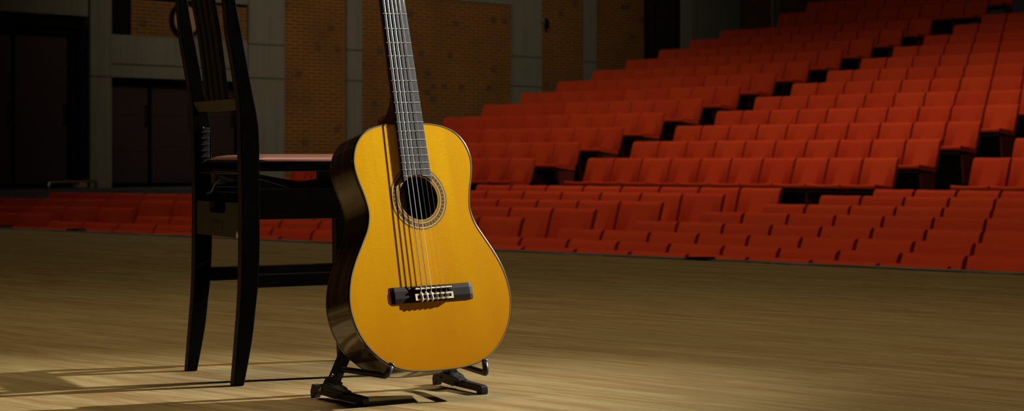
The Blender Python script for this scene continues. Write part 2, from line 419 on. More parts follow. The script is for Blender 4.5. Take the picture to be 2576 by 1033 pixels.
for i in range(14):
    n = 11 if i < 2 else 10
    a = -23.158 if i > 1 else -23.158 - .489
    add_row('up', i, -18.273 - n * .489, n, .489, 'left', 'R')
    if i < 12: add_row('up', i, -17.271, 10, .5, 'middle', 'L')
    if i < 4: add_row('up', i, -11.278, 6, .5, 'right', 'L')
seats.sort(key=lambda s: s[0])
for d, loc, rz, sx, lab, grp in seats[:300]:
    r_ = copy_seat(loc, rz, sx); tag(r_, lab, 'seat', grp)
# the farthest rows: one object
bm = bmesh.new()
for d, loc, rz, sx, lab, grp in seats[300:]:
    mt = Matrix.Translation(loc) @ Matrix.Rotation(rz, 4, 'Z') @ Matrix.Diagonal((sx, 1, 1, 1))
    for mi, (nm, me) in enumerate(SM):
        n0 = len(bm.verts); f0 = len(bm.faces)
        bm.from_mesh(me); bm.verts.ensure_lookup_table(); bm.faces.ensure_lookup_table()
        for v in bm.verts[n0:]: v.co = mt @ v.co
        for f in bm.faces[f0:]: f.material_index = {'backrest': 0, 'seat_cushion': 0, 'seat_base': 1, 'side_panel': 2}[nm]
o = obj('far_theatre_seats', bm, None, mats=[M['seat'], M['seatblack'], M['seatside']]); auto_smooth(o, 50)
tag(o, 'farthest red theatre seats at the top of the hall by the wall', 'seats', kind='stuff')
print('SEATS', len(seats))

# ------------------------------------------------------------------ side wall (along the hall's depth)
TW = -24.2
wall_rz = math.atan2(math.cos(PU), math.sin(PU))     # local x runs up the hall, local y points away from the seats
worig = uppt(0, TW)
def wobj(name, bm, mat, **kw):
    o = obj(name, bm, mat, **kw); o.location = worig; o.rotation_euler = (0, 0, wall_rz); return o
def wbox(bm, N0_, N1_, z0, z1, y0, y1): box(bm, ((N0_ + N1_) / 2, (y0 + y1) / 2, (z0 + z1) / 2), (N1_ - N0_, y1 - y0, z1 - z0))
TOPZ = 7.0
bm = bmesh.new()
for a, b, z0, z1 in ((19.47, 20.83, -1.2, TOPZ), (21.16, 24.88, -1.2, 3.33), (25.65, 26.89, -.5, TOPZ), (27.21, 28.70, .5, TOPZ), (31.81, 32.97, 1.5, TOPZ), (33.26, 40, 2, TOPZ), (16.51, 18.73, 2.37, 2.92)):
    wbox(bm, a, b, z0, z1, 0, .3)
tag(wobj('wall_left', bm, M['brick']), kind='structure')
def pillar(nm, a, b, z0=-1.2, out=.06, joints=(1.80, 2.34)):
    bm = bmesh.new(); wbox(bm, a, b, z0, TOPZ, -out, .28)
    o = wobj(nm, bm, M['concrete']); tag(o, kind='structure')
    bm = bmesh.new()
    for z in joints: wbox(bm, a - .002, b + .002, z - .012, z + .012, -out - .004, .02)
    p = obj('joint_line', bm, M['joint'], parent=o)
k = 2
for a, b, j in ((18.73, 19.47, (1.79, 2.34)), (20.83, 21.16, (1.81, 2.33)), (24.88, 25.65, (1.83, 2.38)), (26.89, 27.21, (2.36,)), (30.16, 31.81, ()), (32.97, 33.26, ())):
    pillar('trim_%d' % k, a, b, joints=j); k += 1
pillar('trim_%d' % k, 15.74, 16.12, .03, joints=(1.72,)); k += 1
bm = bmesh.new(); wbox(bm, 16.12, 18.73, 1.93, 2.37, -.03, .28); wbox(bm, 16.12, 18.73, 1.72, 1.90, -.06, .28); wbox(bm, 16.12, 18.73, 1.90, 1.93, 0, .28)
tag(wobj('trim_%d' % k, bm, M['concrete']), kind='structure'); k += 1
bm = bmesh.new(); wbox(bm, 16.51, 18.73, 2.97, 3.5, -.04, .28); wbox(bm, 16.51, 18.73, 2.92, 2.97, .06, .28); wbox(bm, 16.12, 16.51, 3.3, 3.5, -.04, .28); wbox(bm, 21.16, 24.88, 3.33, 3.6, -.03, .28); wbox(bm, 16.12, 18.73, 3.5, TOPZ, 0, .28); wbox(bm, 21.16, 24.88, 3.6, TOPZ, 0, .28); wbox(bm, 12.0, 15.74, 2.62, TOPZ, 0, .28)
tag(wobj('trim_%d' % k, bm, M['concrete']), kind='structure'); k += 1
bm = bmesh.new(); wbox(bm, 10, 13.6, -1.2, TOPZ, -.02, .28); wbox(bm, 13.6, 15.74, 2.44, 2.62, .1, .28); wbox(bm, 10, 18.73, -1.2, .03, 0, .3)
wbox(bm, 15.60, 15.74, .03, 2.44, .0, .28)
wbox(bm, 10, 42, -1.2, TOPZ, .5, .6)
tag(wobj('wall_left_recess', bm, M['dark']), kind='structure')
bm = bmesh.new(); wbox(bm, 16.12, 16.51, 2.37, 3.3, .0, .28); o = wobj('vent_opening', bm, M['dark']); tag(o, 'dark rectangular opening in the brick above the side door lintel', 'opening')
# doors: leaves with stiles
def door(nm, a, b, z0, z1, leaves, y=.22):
    bm = bmesh.new()
    wbox(bm, a, b, z1 - .09, z1, y - .05, y + .06); wbox(bm, a, a + .05, z0, z1, y - .05, y + .06); wbox(bm, b - .05, b, z0, z1, y - .05, y + .06)
    fr = wobj(nm, bm, M['dark']); tag(fr, kind='structure')
    w = (b - a - .1) / leaves
    for i in range(leaves):
        x0 = a + .05 + i * w
        bm = bmesh.new(); wbox(bm, x0 + .035, x0 + w - .035, z0 + .05, z1 - .12, y, y + .05)
        for zc in (z0 + (z1 - z0) * .33, z0 + (z1 - z0) * .66): wbox(bm, x0 + .05, x0 + w - .05, zc - .006, zc + .006, y - .006, y + .01)
        obj('door_leaf', bm, M['doorred'], parent=fr)
        bm = bmesh.new(); tube(bm, bend([(x0 + w - .09, y, .95 + z0), (x0 + w - .09, y - .06, .95 + z0), (x0 + w - .09, y - .06, 1.25 + z0), (x0 + w - .09, y, 1.25 + z0)], .02), .012, 8)
        obj('door_handle', bm, M['dark'], parent=fr, smooth=True)
door('door_1', 13.6, 15.60, .05, 2.42, 2)
door('door_2', 16.12, 18.73, .05, 1.73, 3)
door('door_3', 28.70, 30.16, 1.6, TOPZ, 2, y=.3)
# clock
ck = empty('wall_clock', worig + V((math.cos(wall_rz), math.sin(wall_rz), 0)) * 17.5 + V((0, 0, 2.655)), wall_rz)
tag(ck, 'round wall clock with brown face and dark rim behind the chair back', 'clock')
def disc(bm, r0, r1, y0, y1, n=48):
    for i in range(n):
        a, b = 2 * math.pi * i / n, 2 * math.pi * (i + 1) / n
        P = lambda r, t, y: (r * math.cos(t), y, r * math.sin(t))
        if r0 > 0: hexa(bm, [P(r0, a, y0), P(r1, a, y0), P(r1, b, y0), P(r0, b, y0), P(r0, a, y1), P(r1, a, y1), P(r1, b, y1), P(r0, b, y1)])
    if r0 == 0:
        A = [bm.verts.new((r1 * math.cos(2 * math.pi * i / n), y0, r1 * math.sin(2 * math.pi * i / n))) for i in range(n)]
        B = [bm.verts.new((r1 * math.cos(2 * math.pi * i / n), y1, r1 * math.sin(2 * math.pi * i / n))) for i in range(n)]
        bm.faces.new(A); bm.faces.new(B[::-1])
        for i in range(n): bm.faces.new([A[i], A[(i + 1) % n], B[(i + 1) % n], B[i]])
bm = bmesh.new(); disc(bm, .235, .285, -.07, 0); obj('rim', bm, M['dark'], ck)
bm = bmesh.new(); disc(bm, 0, .237, -.045, -.01); obj('face', bm, M['clockface'], ck)
# wall lamp by the broad pillar
wl = empty('wall_lamp', worig + V((math.cos(wall_rz), math.sin(wall_rz), 0)) * 25.76 + V((0, 0, 3.10)), wall_rz)
tag(wl, 'small dim fitting high on the brick beside the broad concrete pillar', 'lamp')
bm = bmesh.new(); disc(bm, 0, .055, -.03, 0, 24); obj('wall_plate', bm, M['concrete'], wl)
bm = bmesh.new(); tube(bm, [(0, -.05, .03), (0, -.10, -.02), (0, -.10, -.16)], [.02, .035, .04], 12); obj('lamp_head', bm, M['dark'], wl, smooth=True)

# side walkway in front of the doors, with its rail
bm = bmesh.new(); wbox(bm, 9, 17.6, -.9, .04, -2.35, .02); tag(wobj('floor_walkway', bm, M['walk']), kind='structure')
hr = empty('handrail', (0, 0, 0)); tag(hr, 'low steel handrail on the walkway at the left end of the seats', 'handrail')
def wp(N, y, z): return worig + V((math.cos(wall_rz), math.sin(wall_rz), 0)) * N + V((-math.sin(wall_rz), math.cos(wall_rz), 0)) * y + V((0, 0, z))
a_ = wp(15.55, -2.2, .04)
hr.location = a_
E_ = V((math.cos(PU), -math.sin(PU), 0)); N_ = V((math.sin(PU), math.cos(PU), 0))
def pxz(px, py, D): return V(((px - 1288) / 4700 * D, D, EYE - (py - 401) / 4700 * D))
r0, r1, r2, r3 = pxz(122, 492, 26.2), pxz(122, 459, 26.2), pxz(242, 455, 27.6), pxz(242, 480, 27.6)
bm = bmesh.new(); tube(bm, [p - a_ for p in bend([r0, r1, r2, r3], .05)], .022, 10); obj('rail', bm, M['steel'], hr, smooth=True)
bm = bmesh.new(); box(bm, pxz(201, 465, 27.1) - a_, (.24, .02, .07), ((.65, .75, 0), (-.75, .65, 0), (0, 0, 1))); obj('sign_plate', bm, plain('pale_plate', (.22, .19, .14), .6), hr)

# small black footlight wedges on the stage edge
for i, (x, y, w, lab) in enumerate(((1759, 653, 62, 'small black wedge box on the stage edge right of the guitar'), (189, 580, 46, 'small black wedge box on the stage edge left of the chair'), (10, 572, 34, 'small black wedge box on the stage edge, leftmost in the picture'))):
    D = 4700 * EYE / (y + 1 - 401); c_ = V(((x - 1288) / 4700 * D, D, 0))
    o = empty('stage_wedge', c_, ea); hw = w / 4700 * D * .5 / .75
    tag(o, lab, 'footlight', 'black wedges along the stage edge')
    bm = bmesh.new(); prism(bm, [(-hw, 0), (hw, 0), (hw * .75, .020), (-hw * .55, .016)], lambda a, b: V((a, -.03, b)), lambda a, b: V((a, .04, b * .8)))
    obj('housing', bm, M['blackplastic'], o, bevel=.002)
    bm = bmesh.new(); box(bm, (0, .043, .007), (hw * 1.2, .004, .008)); obj('lens', bm, M['dark'], o)

# ------------------------------------------------------------------ piano chair
RN = V((-.570, 3.827, 0)); dd = V((math.cos(math.radians(32)), math.sin(math.radians(32)), 0)); ww = V((-.1427, .273, 0)).normalized()
chair = empty('piano_chair', RN)
tag(chair, 'black lacquered high-backed chair with pink padded seat behind the guitar', 'chair')
def ch(s, w, z): return dd * s + ww * w + V((0, 0, z))
def cprism(bm, poly, w0, w1): prism(bm, poly, lambda a, b: ch(a, w0, b), lambda a, b: ch(a, w1, b))
Lp = [(0, 0), (.008, .09), (.0155, .188), (.0175, .286), (.018, .384), (.0155, .48), (.0135, .555), (.0085, .605), (-.001, .661), (-.012, .72), (-.0165, .76), (-.020, .80), (-.030, .90)]
Rp = [(.0238, 0), (.0415, .089), (.0504, .162), (.0558, .2115), (.0588, .285), (.0590, .38), (.0585, .433), (.0560, .532), (.0398, .615), (.0245, .694), (.013, .750), (.0035, .80), (-.012, .90)]
post = catmull(Lp, 3) + catmull(Rp, 3)[::-1]
TWD = .026
for w0 in (0.0, .307):
    bm = bmesh.new(); cprism(bm, post, w0, w0 + TWD); obj('leg', bm, M['lacquer'], chair, bevel=.003)
for w0 in (.0, .318):     # front legs, flaring forward
    f0, f1 = .368, .404
    pol = [(f0, .34), (f0 + .002, .2), (f0 + .010, .08), (f0 + .014, 0), (f1 + .012, 0), (f1 + .006, .08), (f1, .2), (f1, .34)]
    bm = bmesh.new(); cprism(bm, pol, w0, w0 + .03); obj('leg', bm, M['lacquer'], chair, bevel=.003)
W1 = .307 + TWD
def paint_rear_reflection(o):           # rear-facing faces get a lighter black, a painted reflection of the lit floor
    o.data.materials.append(M['rear_reflection'])
    for p in o.data.polygons:
        if p.normal.dot(-dd) > .8: p.material_index = 1
for o_ in [c_ for c_ in chair.children if c_.name.startswith('leg')]: paint_rear_reflection(o_)
# side stretchers
for w0 in (.002, .309):
    bm = bmesh.new(); cprism(bm, [(.045, .200 if w0 < .1 else .197), (.045, .227), (.38, .227), (.38, .200 if w0 < .1 else .197)], w0, w0 + .022); obj('stretcher', bm, M['lacquer'], chair, bevel=.002)
# aprons
for w0 in (.003, .312):
    bm = bmesh.new(); cprism(bm, [(.045, .341), (.045, .404), (.40, .404), (.40, .341)], w0, w0 + .018); obj('apron', bm, M['lacquer'], chair, bevel=.0015)
bm = bmesh.new(); cprism(bm, [(.385, .341), (.385, .404), (.402, .404), (.402, .341)], .02, .314); obj('apron', bm, M['lacquer'], chair, bevel=.0015)
# back panel between the rear legs, with hand notch
def nw(w): return w
rp = empty('rear_panel'); bpy.data.objects.remove(rp)
bm = bmesh.new()
zb, zt = .302, .3755; wa, wb = TWD - .001, .308
n0, n1, nb = .115, .221, .352
outl = [(wa, zb), (wb, zb), (wb, zt), (n1, zt)]
for i in range(7):
    t = math.pi / 2 * i / 6; outl.append((n1 - .012 + .012 * math.cos(t), nb + .012 - .012 * math.sin(t)))
for i in range(7):
    t = math.pi / 2 * i / 6; outl.append((n0 + .012 - .012 * math.sin(t), nb + .012 - .012 * math.cos(t)))
outl += [(n0, zt), (wa, zt)]
prism(bm, outl, lambda a, b: ch(.022, a, b), lambda a, b: ch(.036, a, b))
panel = obj('rear_panel', bm, M['panel'], chair, bevel=.0008)
bm = bmesh.new(); prism(bm, [(.134, .316), (.198, .316), (.198, .336), (.134, .336)], lambda a, b: ch(.0212, a, b), lambda a, b: ch(.022, a, b)); obj('sticker', bm, plain('dull_sticker', (.052, .046, .034), .6), panel)
bm = bmesh.new(); prism(bm, [(.150, .3325), (.185, .3325), (.185, .3335), (.150, .3335)], lambda a, b: ch(.0209, a, b), lambda a, b: ch(.0212, a, b)); obj('sticker_line', bm, M['dark'], panel)
bm = bmesh.new(); tube(bm, [ch(.0185, .030, .3105), ch(.022, .030, .3105)], .0080, 16); obj('knob', bm, M['ivory'], panel, smooth=True)
# inner box behind the notch
bm = bmesh.new(); cprism(bm, [(.038, .34), (.038, .395), (.06, .395), (.06, .34)], .027, .306); obj('inner_rail', bm, M['lacquer'], chair)
# crossrail under the slats
bm = bmesh.new(); cprism(bm, [(.026, .5685), (.038, .5685), (.036, .5925), (.012, .5925)], TWD - .001, .308); obj('back_crossrail', bm, M['lacquer'], chair, bevel=.0015)
bm = bmesh.new(); cprism(bm, [(.0250, .5690), (.0258, .5690), (.0132, .5905), (.0124, .5905)], TWD, .307); obj('crossrail_reflection', bm, M['panel'], chair)  # thin added sheet carrying the painted grey reflection on the black crossrail
bm = bmesh.new(); cprism(bm, [(-.030, .86), (-.036, .915), (-.012, .918), (-.008, .86)], .0, W1); obj('top_rail', bm, M['lacquer'], chair, bevel=.004)
for wc in (.092, .128, .164, .200):
    sl = [(.0118, .5915), (.0035, .66), (-.008, .74), (-.0195, .80), (-.030, .87)]
    pol = sl + [(s + .011, z) for s, z in sl[::-1]]
    bm = bmesh.new(); cprism(bm, pol, wc, wc + .020); paint_rear_reflection(obj('back_slat', bm, M['lacquer'], chair, bevel=.001))
# seat: frame and padded cushion
fr = [(.028, .018), (.430, .004), (.448, .02), (.448, .315), (.430, .332), (.028, .315)]
bm = bmesh.new(); prism(bm, fr, lambda a, b: ch(a, b, .4405), lambda a, b: ch(a, b, .4600)); seatf = obj('seat_frame', bm, M['lacquer'], chair, bevel=.004, seg=3)
bm = bmesh.new()
rings = []
lev = [(0, .4600), (.0, .4640), (.004, .4675), (.014, .4715), (.035, .4745), (.08, .4765), (.13, .477)]
for ins, z in lev:
    pts = []
    x0, x1, y0, y1 = .048 + ins, .440 - ins, .012 + ins, .323 - ins
    rad = max(.030 - ins * .3, .008)
    for cx, cy, a0 in ((x1 - rad, y0 + rad, -90), (x1 - rad, y1 - rad, 0), (x0 + rad, y1 - rad, 90), (x0 + rad, y0 + rad, 180)):
        for i in range(6):
            t = math.radians(a0 + 90 * i / 5); pts.append((cx + rad * math.cos(t), cy + rad * math.sin(t)))
    rings.append([bm.verts.new(ch(x, y, z)) for x, y in pts])
for A, B in zip(rings, rings[1:]):
    for k_ in range(len(A)): bm.faces.new([A[k_], A[(k_ + 1) % len(A)], B[(k_ + 1) % len(A)], B[k_]])
bm.faces.new(rings[0][::-1]); bm.faces.new(rings[-1])
obj('seat', bm, M['pink'], chair, smooth=True)
# scissor lift arms under the seat
mech = []
for w0 in (.055, .262):
    bm = bmesh.new(); prism(bm, [(.06, .430), (.06, .437), (.34, .388), (.34, .362), (.30, .362)], lambda a, b: ch(a, w0, b), lambda a, b: ch(a, w0 + .012, b)); sc = obj('scissor_arm', bm, M['blackmetal'], chair)
    bm = bmesh.new(); prism(bm, [(.40, .430), (.40, .437), (.10, .388), (.10, .366), (.14, .366)], lambda a, b: ch(a, w0 + .016, b), lambda a, b: ch(a, w0 + .028, b)); obj('scissor_arm', bm, M['blackmetal'], chair)
bm = bmesh.new(); tube(bm, [ch(.225, .05, .398), ch(.225, .30, .398)], .008, 10); obj('pivot_rod', bm, M['blackmetal'], chair, smooth=True)
bm = bmesh.new(); box(bm, ch(.33, .17, .425), (.04, .26, .03), (dd, ww, (0, 0, 1))); obj('under_bar', bm, M['blackmetal'], chair)
# toothed height rack on the far post and latch lever
bm = bmesh.new()
box(bm, ch(.040, .300, .46), (.016, .010, .15), (dd, ww, (0, 0, 1)))
for i in range(11): box(bm, ch(.036, .296, .390 + .0135 * i), (.020, .014, .004), (dd, ww, (0, 0, 1)))
rack = obj('height_rack', bm, plain('rack_metal', (.006, .006, .0055), .35, metal=.3), chair, bevel=.001)
bm = bmesh.new(); tube(bm, [ch(.036, .296, .534), ch(.024, .292, .534)], .0045, 12); obj('rack_screw', bm, M['lacquer'], rack, smooth=True)
bm = bmesh.new(); tube(bm, bend([ch(.03, .255, .392), ch(.03, .225, .396), ch(.03, .205, .412), ch(.03, .190, .420)], .01), [.003] + [.0045] * 11 + [.0045, .0045][:2] if False else .0042, 8)
lever = obj('latch_lever', bm, M['greymetal'], chair, smooth=True)
bm = bmesh.new(); box(bm, ch(.03, .205, .425), (.012, .022, .022), (dd, ww, (0, 0, 1))); box(bm, ch(.03, .165, .418), (.012, .02, .012), (dd, ww, (0, 0, 1))); obj('latch_block', bm, M['panel'], lever, bevel=.001)
bm = bmesh.new(); tube(bm, [ch(.026, .04, .4365), ch(.026, .30, .4365)], .0022, 8); obj('latch_rod', bm, M['greymetal'], chair, smooth=True)

# ------------------------------------------------------------------ guitar
a_g = math.radians(34); t_g = math.radians(12.8)
GN = V((math.sin(a_g) * math.cos(t_g), -math.cos(a_g) * math.cos(t_g), math.sin(t_g)))
GR = V((math.cos(a_g), math.sin(a_g), 0)); GU = GN.cross(GR).normalized()
ro_ = math.radians(1.35); GR, GU = GR * math.cos(ro_) + GU * math.sin(ro_), GU * math.cos(ro_) - GR * math.sin(ro_)
B0 = V((-.1335, 3.586, .0613))
guitar = bpy.data.objects.new('classical_guitar', None); C.objects.link(guitar); guitar.empty_display_size = .1
guitar.matrix_world = Matrix(((GR.x, GU.x, GN.x, B0.x), (GR.y, GU.y, GN.y, B0.y), (GR.z, GU.z, GN.z, B0.z), (0, 0, 0, 1)))
tag(guitar, 'classical guitar with amber spruce top and dark rosewood sides on the stand', 'guitar')
half = [(0, 0), (.045, .0012), (.085, .0075), (.120, .0235), (.150, .0500), (.1710, .0830), (.1815, .1200), (.1820, .1520), (.1740, .1880), (.1590, .2210), (.1400, .2530), (.1245, .2800), (.1175, .3030), (.1170, .3220), (.1220, .3480), (.1295, .3740), (.1345, .4000), (.1330, .4230), (.1240, .4470), (.1070, .4670), (.0820, .4800), (.0500, .4865), (0, .4880)]
hc = catmull(half, 5)
outline = hc + [(-x, y) for x, y in hc[::-1]][1:-1]
NOUT = len(outline)
def inset(P, d):
    n = len(P); out = []
    for i in range(n):
        a, b = V(P[i - 1]), V(P[(i + 1) % n]); t_ = (b - a).normalized(); nn = V((-t_.y, t_.x))
        out.append((P[i][0] + nn.x * d, P[i][1] + nn.y * d))
    return out
HC = (0, .3375); HR = .0436
def ray_hit(P, c, ang):
    dx, dy = math.cos(ang), math.sin(ang); best = 0
    for i in range(len(P)):
        x1, y1 = P[i - 1][0] - c[0], P[i - 1][1] - c[1]; x2, y2 = P[i][0] - c[0], P[i][1] - c[1]
        den = dx * (y2 - y1) - dy * (x2 - x1)
        if abs(den) < 1e-12: continue
        t_ = (x1 * (y2 - y1) - y1 * (x2 - x1)) / den; s_ = (x1 * dy - y1 * dx) / den
        if t_ > 0 and -1e-9 <= s_ <= 1 + 1e-9: best = max(best, t_)
    return best
# soundboard
inn = inset(outline, .0012)
NA = 240; bm = bmesh.new(); ro, ri, rb = [], [], []
for i in range(NA):
    an = 2 * math.pi * i / NA; R_ = ray_hit(inn, HC, an)
    ro.append(bm.verts.new((HC[0] + R_ * math.cos(an), HC[1] + R_ * math.sin(an), 0)))
    ri.append(bm.verts.new((HC[0] + HR * math.cos(an), HC[1] + HR * math.sin(an), 0)))
    rb.append(bm.verts.new((HC[0] + HR * math.cos(an), HC[1] + HR * math.sin(an), -.0028)))
for i in range(NA):
    j = (i + 1) % NA; bm.faces.new([ro[i], ro[j], ri[j], ri[i]]); bm.faces.new([ri[i], ri[j], rb[j], rb[i]])
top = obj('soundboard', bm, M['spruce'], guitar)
# purfling ring with uv
bm = bmesh.new(); uvl = bm.loops.layers.uv.new('UVMap')
oa, ob = inset(outline, .0004), inset(outline, .0030)
A = [bm.verts.new((x, y, .0004)) for x, y in oa]; B = [bm.verts.new((x, y, .0004)) for x, y in ob]
acc = 0; L = [0]
for i in range(NOUT): acc += (V(outline[(i + 1) % NOUT]) - V(outline[i])).length * 1000; L.append(acc)
for i in range(NOUT):
    j = (i + 1) % NOUT; f = bm.faces.new([A[i], A[j], B[j], B[i]])
    vs = {A[i]: (L[i], 0), A[j]: (L[i + 1], 0), B[j]: (L[i + 1], 1), B[i]: (L[i], 1)}
    for lp in f.loops: lp[uvl].uv = vs[lp.vert]
obj('purfling', bm, M['rope'], guitar)
# ribs with slight outward radius edges
BD = -.094
def ring_strip(bm, levels):
    rs = []
    for d_, z in levels:
        P = inset(outline, d_); rs.append([bm.verts.new((x, y, z)) for x, y in P])
    for a, b in zip(rs, rs[1:]):
        for i in range(NOUT): bm.faces.new([a[i], a[(i + 1) % NOUT], b[(i + 1) % NOUT], b[i]])
    return rs
bm = bmesh.new(); ring_strip(bm, [(0, -.006), (0, -.03), (0, -.06), (0, BD + .004)]); obj('side', bm, M['rosewood'], guitar, smooth=True)
bm = bmesh.new(); ring_strip(bm, [(.0008, .0005), (-.0002, .0003), (-.0006, -.0006), (-.0006, -.006), (.0004, -.0062)]); obj('binding', bm, M['blackline'], guitar, smooth=True)
bm = bmesh.new(); ring_strip(bm, [(-.0003, BD + .0045), (-.0006, BD + .004), (-.0006, BD + .0005), (.002, BD - .0004)]); obj('binding', bm, M['bindbrown'], guitar, smooth=True)
bm = bmesh.new(); rs = ring_strip(bm, [(.001, BD), (.03, BD - .003), (.06, BD - .0045)]); bm.faces.new(rs[-1]); obj('back', bm, M['rosewood'], guitar)
bm = bmesh.new(); rs = ring_strip(bm, [(.003, -.004), (.003, BD + .003)]); bm.faces.new(rs[-1]); obj('body_lining', bm, M['hole'], guitar)
# rosette
bm = bmesh.new(); a_, b_ = [], []
for i in range(160):
    an = 2 * math.pi * i / 160; a_.append(bm.verts.new((HR * math.cos(an), HR * math.sin(an), 0))); b_.append(bm.verts.new((.0631 * math.cos(an), .0631 * math.sin(an), 0)))
for i in range(160): j = (i + 1) % 160; bm.faces.new([a_[i], a_[j], b_[j], b_[i]])
obj('rosette', bm, M['rosette'], guitar, loc=(HC[0], HC[1], .0003))
# paper label inside, left part seen through the hole
bm = bmesh.new(); box(bm, (-.020, .335, BD + .006), (.086, .075, .0006)); lab = obj('paper_label', bm, M['paper'], guitar)
bm = bmesh.new(); box(bm, (-.020, .3655, BD + .0066), (.078, .0030, .0004)); box(bm, (-.020, .3700, BD + .0066), (.078, .0006, .0004)); obj('label_border', bm, M['ink'], lab)
tcv = bpy.data.curves.new('label_lettering', 'FONT'); tcv.body = 'rt'; tcv.size = .015; tcv.extrude = .0001
to = bpy.data.objects.new('label_lettering', tcv); C.objects.link(to)
dg = bpy.context.evaluated_depsgraph_get(); tme = bpy.data.meshes.new_from_object(to.evaluated_get(dg)); bpy.data.objects.remove(to)
lt = bpy.data.objects.new('label_lettering', tme); C.objects.link(lt); tme.materials.clear(); tme.materials.append(M['ink']); lt.parent = lab; lt.location = (-.008, .343, BD + .0066)
# neck, heel
SAD = .158; SCALE = .648; NUT = .8122
fbw = lambda y: .0262 + (NUT - y) / (NUT - .487) * (.0312 - .0262) if y > .3 else .0335
bm = bmesh.new(); nk = []
for y, dep, wf in ((.487, .022, 1), (.52, .021, 1), (.65, .020, 1), (.80, .018, 1), (NUT + .006, .017, 1)):
    w = fbw(y) * .985; r_ = []
    for i in range(13):
        t = math.pi * i / 12; r_.append(bm.verts.new((w * math.cos(t), y, -dep * math.sin(t) ** .8 + .0005)))
    nk.append(r_)
for A, B in zip(nk, nk[1:]):
    for i in range(12): bm.faces.new([A[i], A[i + 1], B[i + 1], B[i]])
    bm.faces.new([A[0], B[0], B[-1], A[-1]])
bm.faces.new(nk[0]); bm.faces.new(nk[-1][::-1])
neck = obj('neck', bm, M['mahogany'], guitar, smooth=True); auto_smooth(neck, 40)
bm = bmesh.new(); hl = []
for z, w, y1 in ((.0, .030, .60), (-.012, .0285, .59), (-.024, .025, .565), (-.042, .020, .545), (-.057, .0165, .531), (-.064, .0155, .5265), (-.080, .0152, .526), (BD - .002, .0150, .526)):
    r_ = []
    for i in range(11):
        t = math.pi * i / 10; r_.append(bm.verts.new((w * math.cos(t), .486 + (y1 - .486) * math.sin(t) ** .7, z)))
    hl.append(r_)
for A, B in zip(hl, hl[1:]):
    for i in range(10): bm.faces.new([A[i], A[i + 1], B[i + 1], B[i]])
    bm.faces.new([A[0], B[0], B[-1], A[-1]])
bm.faces.new(hl[0]); bm.faces.new(hl[-1][::-1])
h_ = obj('heel', bm, M['mahogany'], guitar, smooth=True); auto_smooth(h_, 50)
# fretboard with hole-shaped end
FT = .0050
bm = bmesh.new(); pl = []
we = fbw(.40)
rad = .0450
for i in range(15):
    x = -.0325 + .065 * i / 14; pl.append((x, HC[1] + math.sqrt(max(rad * rad - x * x, 0))))
pl += [(fbw(NUT), NUT), (-fbw(NUT), NUT)]
prism(bm, pl, lambda a, b: V((a, b, .0006)), lambda a, b: V((a, b, FT))); obj('fretboard', bm, M['ebony'], guitar, bevel=.0004)
for n_ in range(1, 20):
    y = NUT - SCALE * (1 - 2 ** (-n_ / 12)); w = min(.0312 + (.487 - y) * .014, .0328) if y < .487 else fbw(y)
    bm = bmesh.new()
    spans = [(-w, w)] if n_ < 19 else [(-w, -.0125), (.0125, w)]
    for x0, x1 in spans:
        bm = bmesh.new(); prism(bm, [(-.0008, 0), (-.0004, .0009), (.0004, .0009), (.0008, 0)], lambda a, b: V((x0 + .0004, y + a, FT + b)), lambda a, b: V((x1 - .0004, y + a, FT + b)))
        obj('fret', bm, M['fretwire'], guitar)
bm = bmesh.new(); box(bm, (0, NUT + .003, FT + .0005), (.052, .005, .008)); obj('nut', bm, M['bone'], guitar, bevel=.0005)
# headstock
hd = []
bm = bmesh.new()
hp = [(-.027, 0), (.027, 0), (.034, .03), (.037, .17), (.022, .195), (0, .203), (-.022, .195), (-.037, .17), (-.034, .03)]
def hmap(a, b, z):
    c_, s_ = math.cos(.24), math.sin(.24); return V((a, NUT + .006 + b * c_ + z * s_, .003 - b * s_ + z * c_))
prism(bm, hp, lambda a, b: hmap(a, b, -.018), lambda a, b: hmap(a, b, 0)); head = obj('headstock', bm, M['mahogany'], guitar, bevel=.001)
for sx in (-1, 1):
    bm = bmesh.new(); prism(bm, [(sx * .011, .035), (sx * .022, .035), (sx * .022, .155), (sx * .011, .155)], lambda a, b: hmap(a, b, -.012), lambda a, b: hmap(a, b, .0004)); obj('string_slot', bm, M['dark'], head)
    for i in range(3):
        yb = .055 + .037 * i
        bm = bmesh.new(); tube(bm, [hmap(sx * .008, yb, -.008), hmap(sx * .034, yb, -.008)], .0045, 12); obj('roller', bm, M['bone'], head, smooth=True)
        bm = bmesh.new(); tube(bm, [hmap(sx * .036, yb, -.010), hmap(sx * .040, yb, -.012), hmap(sx * .040, yb, -.026)], .003, 8); mc = obj('tuning_machine', bm, M['gold'], head, smooth=True)
        bm = bmesh.new(); tube(bm, [hmap(sx * .040, yb, -.026), hmap(sx * .040, yb, -.040)], [.006, .008], 10); obj('tuning_button', bm, M['ivory'], mc, smooth=True)
# bridge
bm = bmesh.new()
def wing(x, y0=.1335, y1=.1650):
    e = abs(x) > .0905
    return [(x, y0, .0003), (x, y0, .0010 if e else .0022), (x, (y0 + y1) / 2 - .007, .0014 if e else .0040), (x, (y0 + y1) / 2 + .007, .0014 if e else .0040), (x, y1, .0010 if e else .0022), (x, y1, .0003)]
rs = [[bm.verts.new(p) for p in wing(x)] for x in (-.0925, -.0850, -.0435, .0435, .0850, .0925)]
for A, B in zip(rs, rs[1:]):
    for i in range(6): bm.faces.new([A[i], A[(i + 1) % 6], B[(i + 1) % 6], B[i]])
bm.faces.new(rs[0]); bm.faces.new(rs[-1][::-1])
bridge = obj('bridge', bm, M['bridge'], guitar)
bm = bmesh.new(); box(bm, (0, .1426, .0046), (.0865, .0128, .0076)); box(bm, (0, .1580, .0036), (.0850, .010, .0062)); obj('bridge_block', bm, M['bridge'], bridge, bevel=.0008)
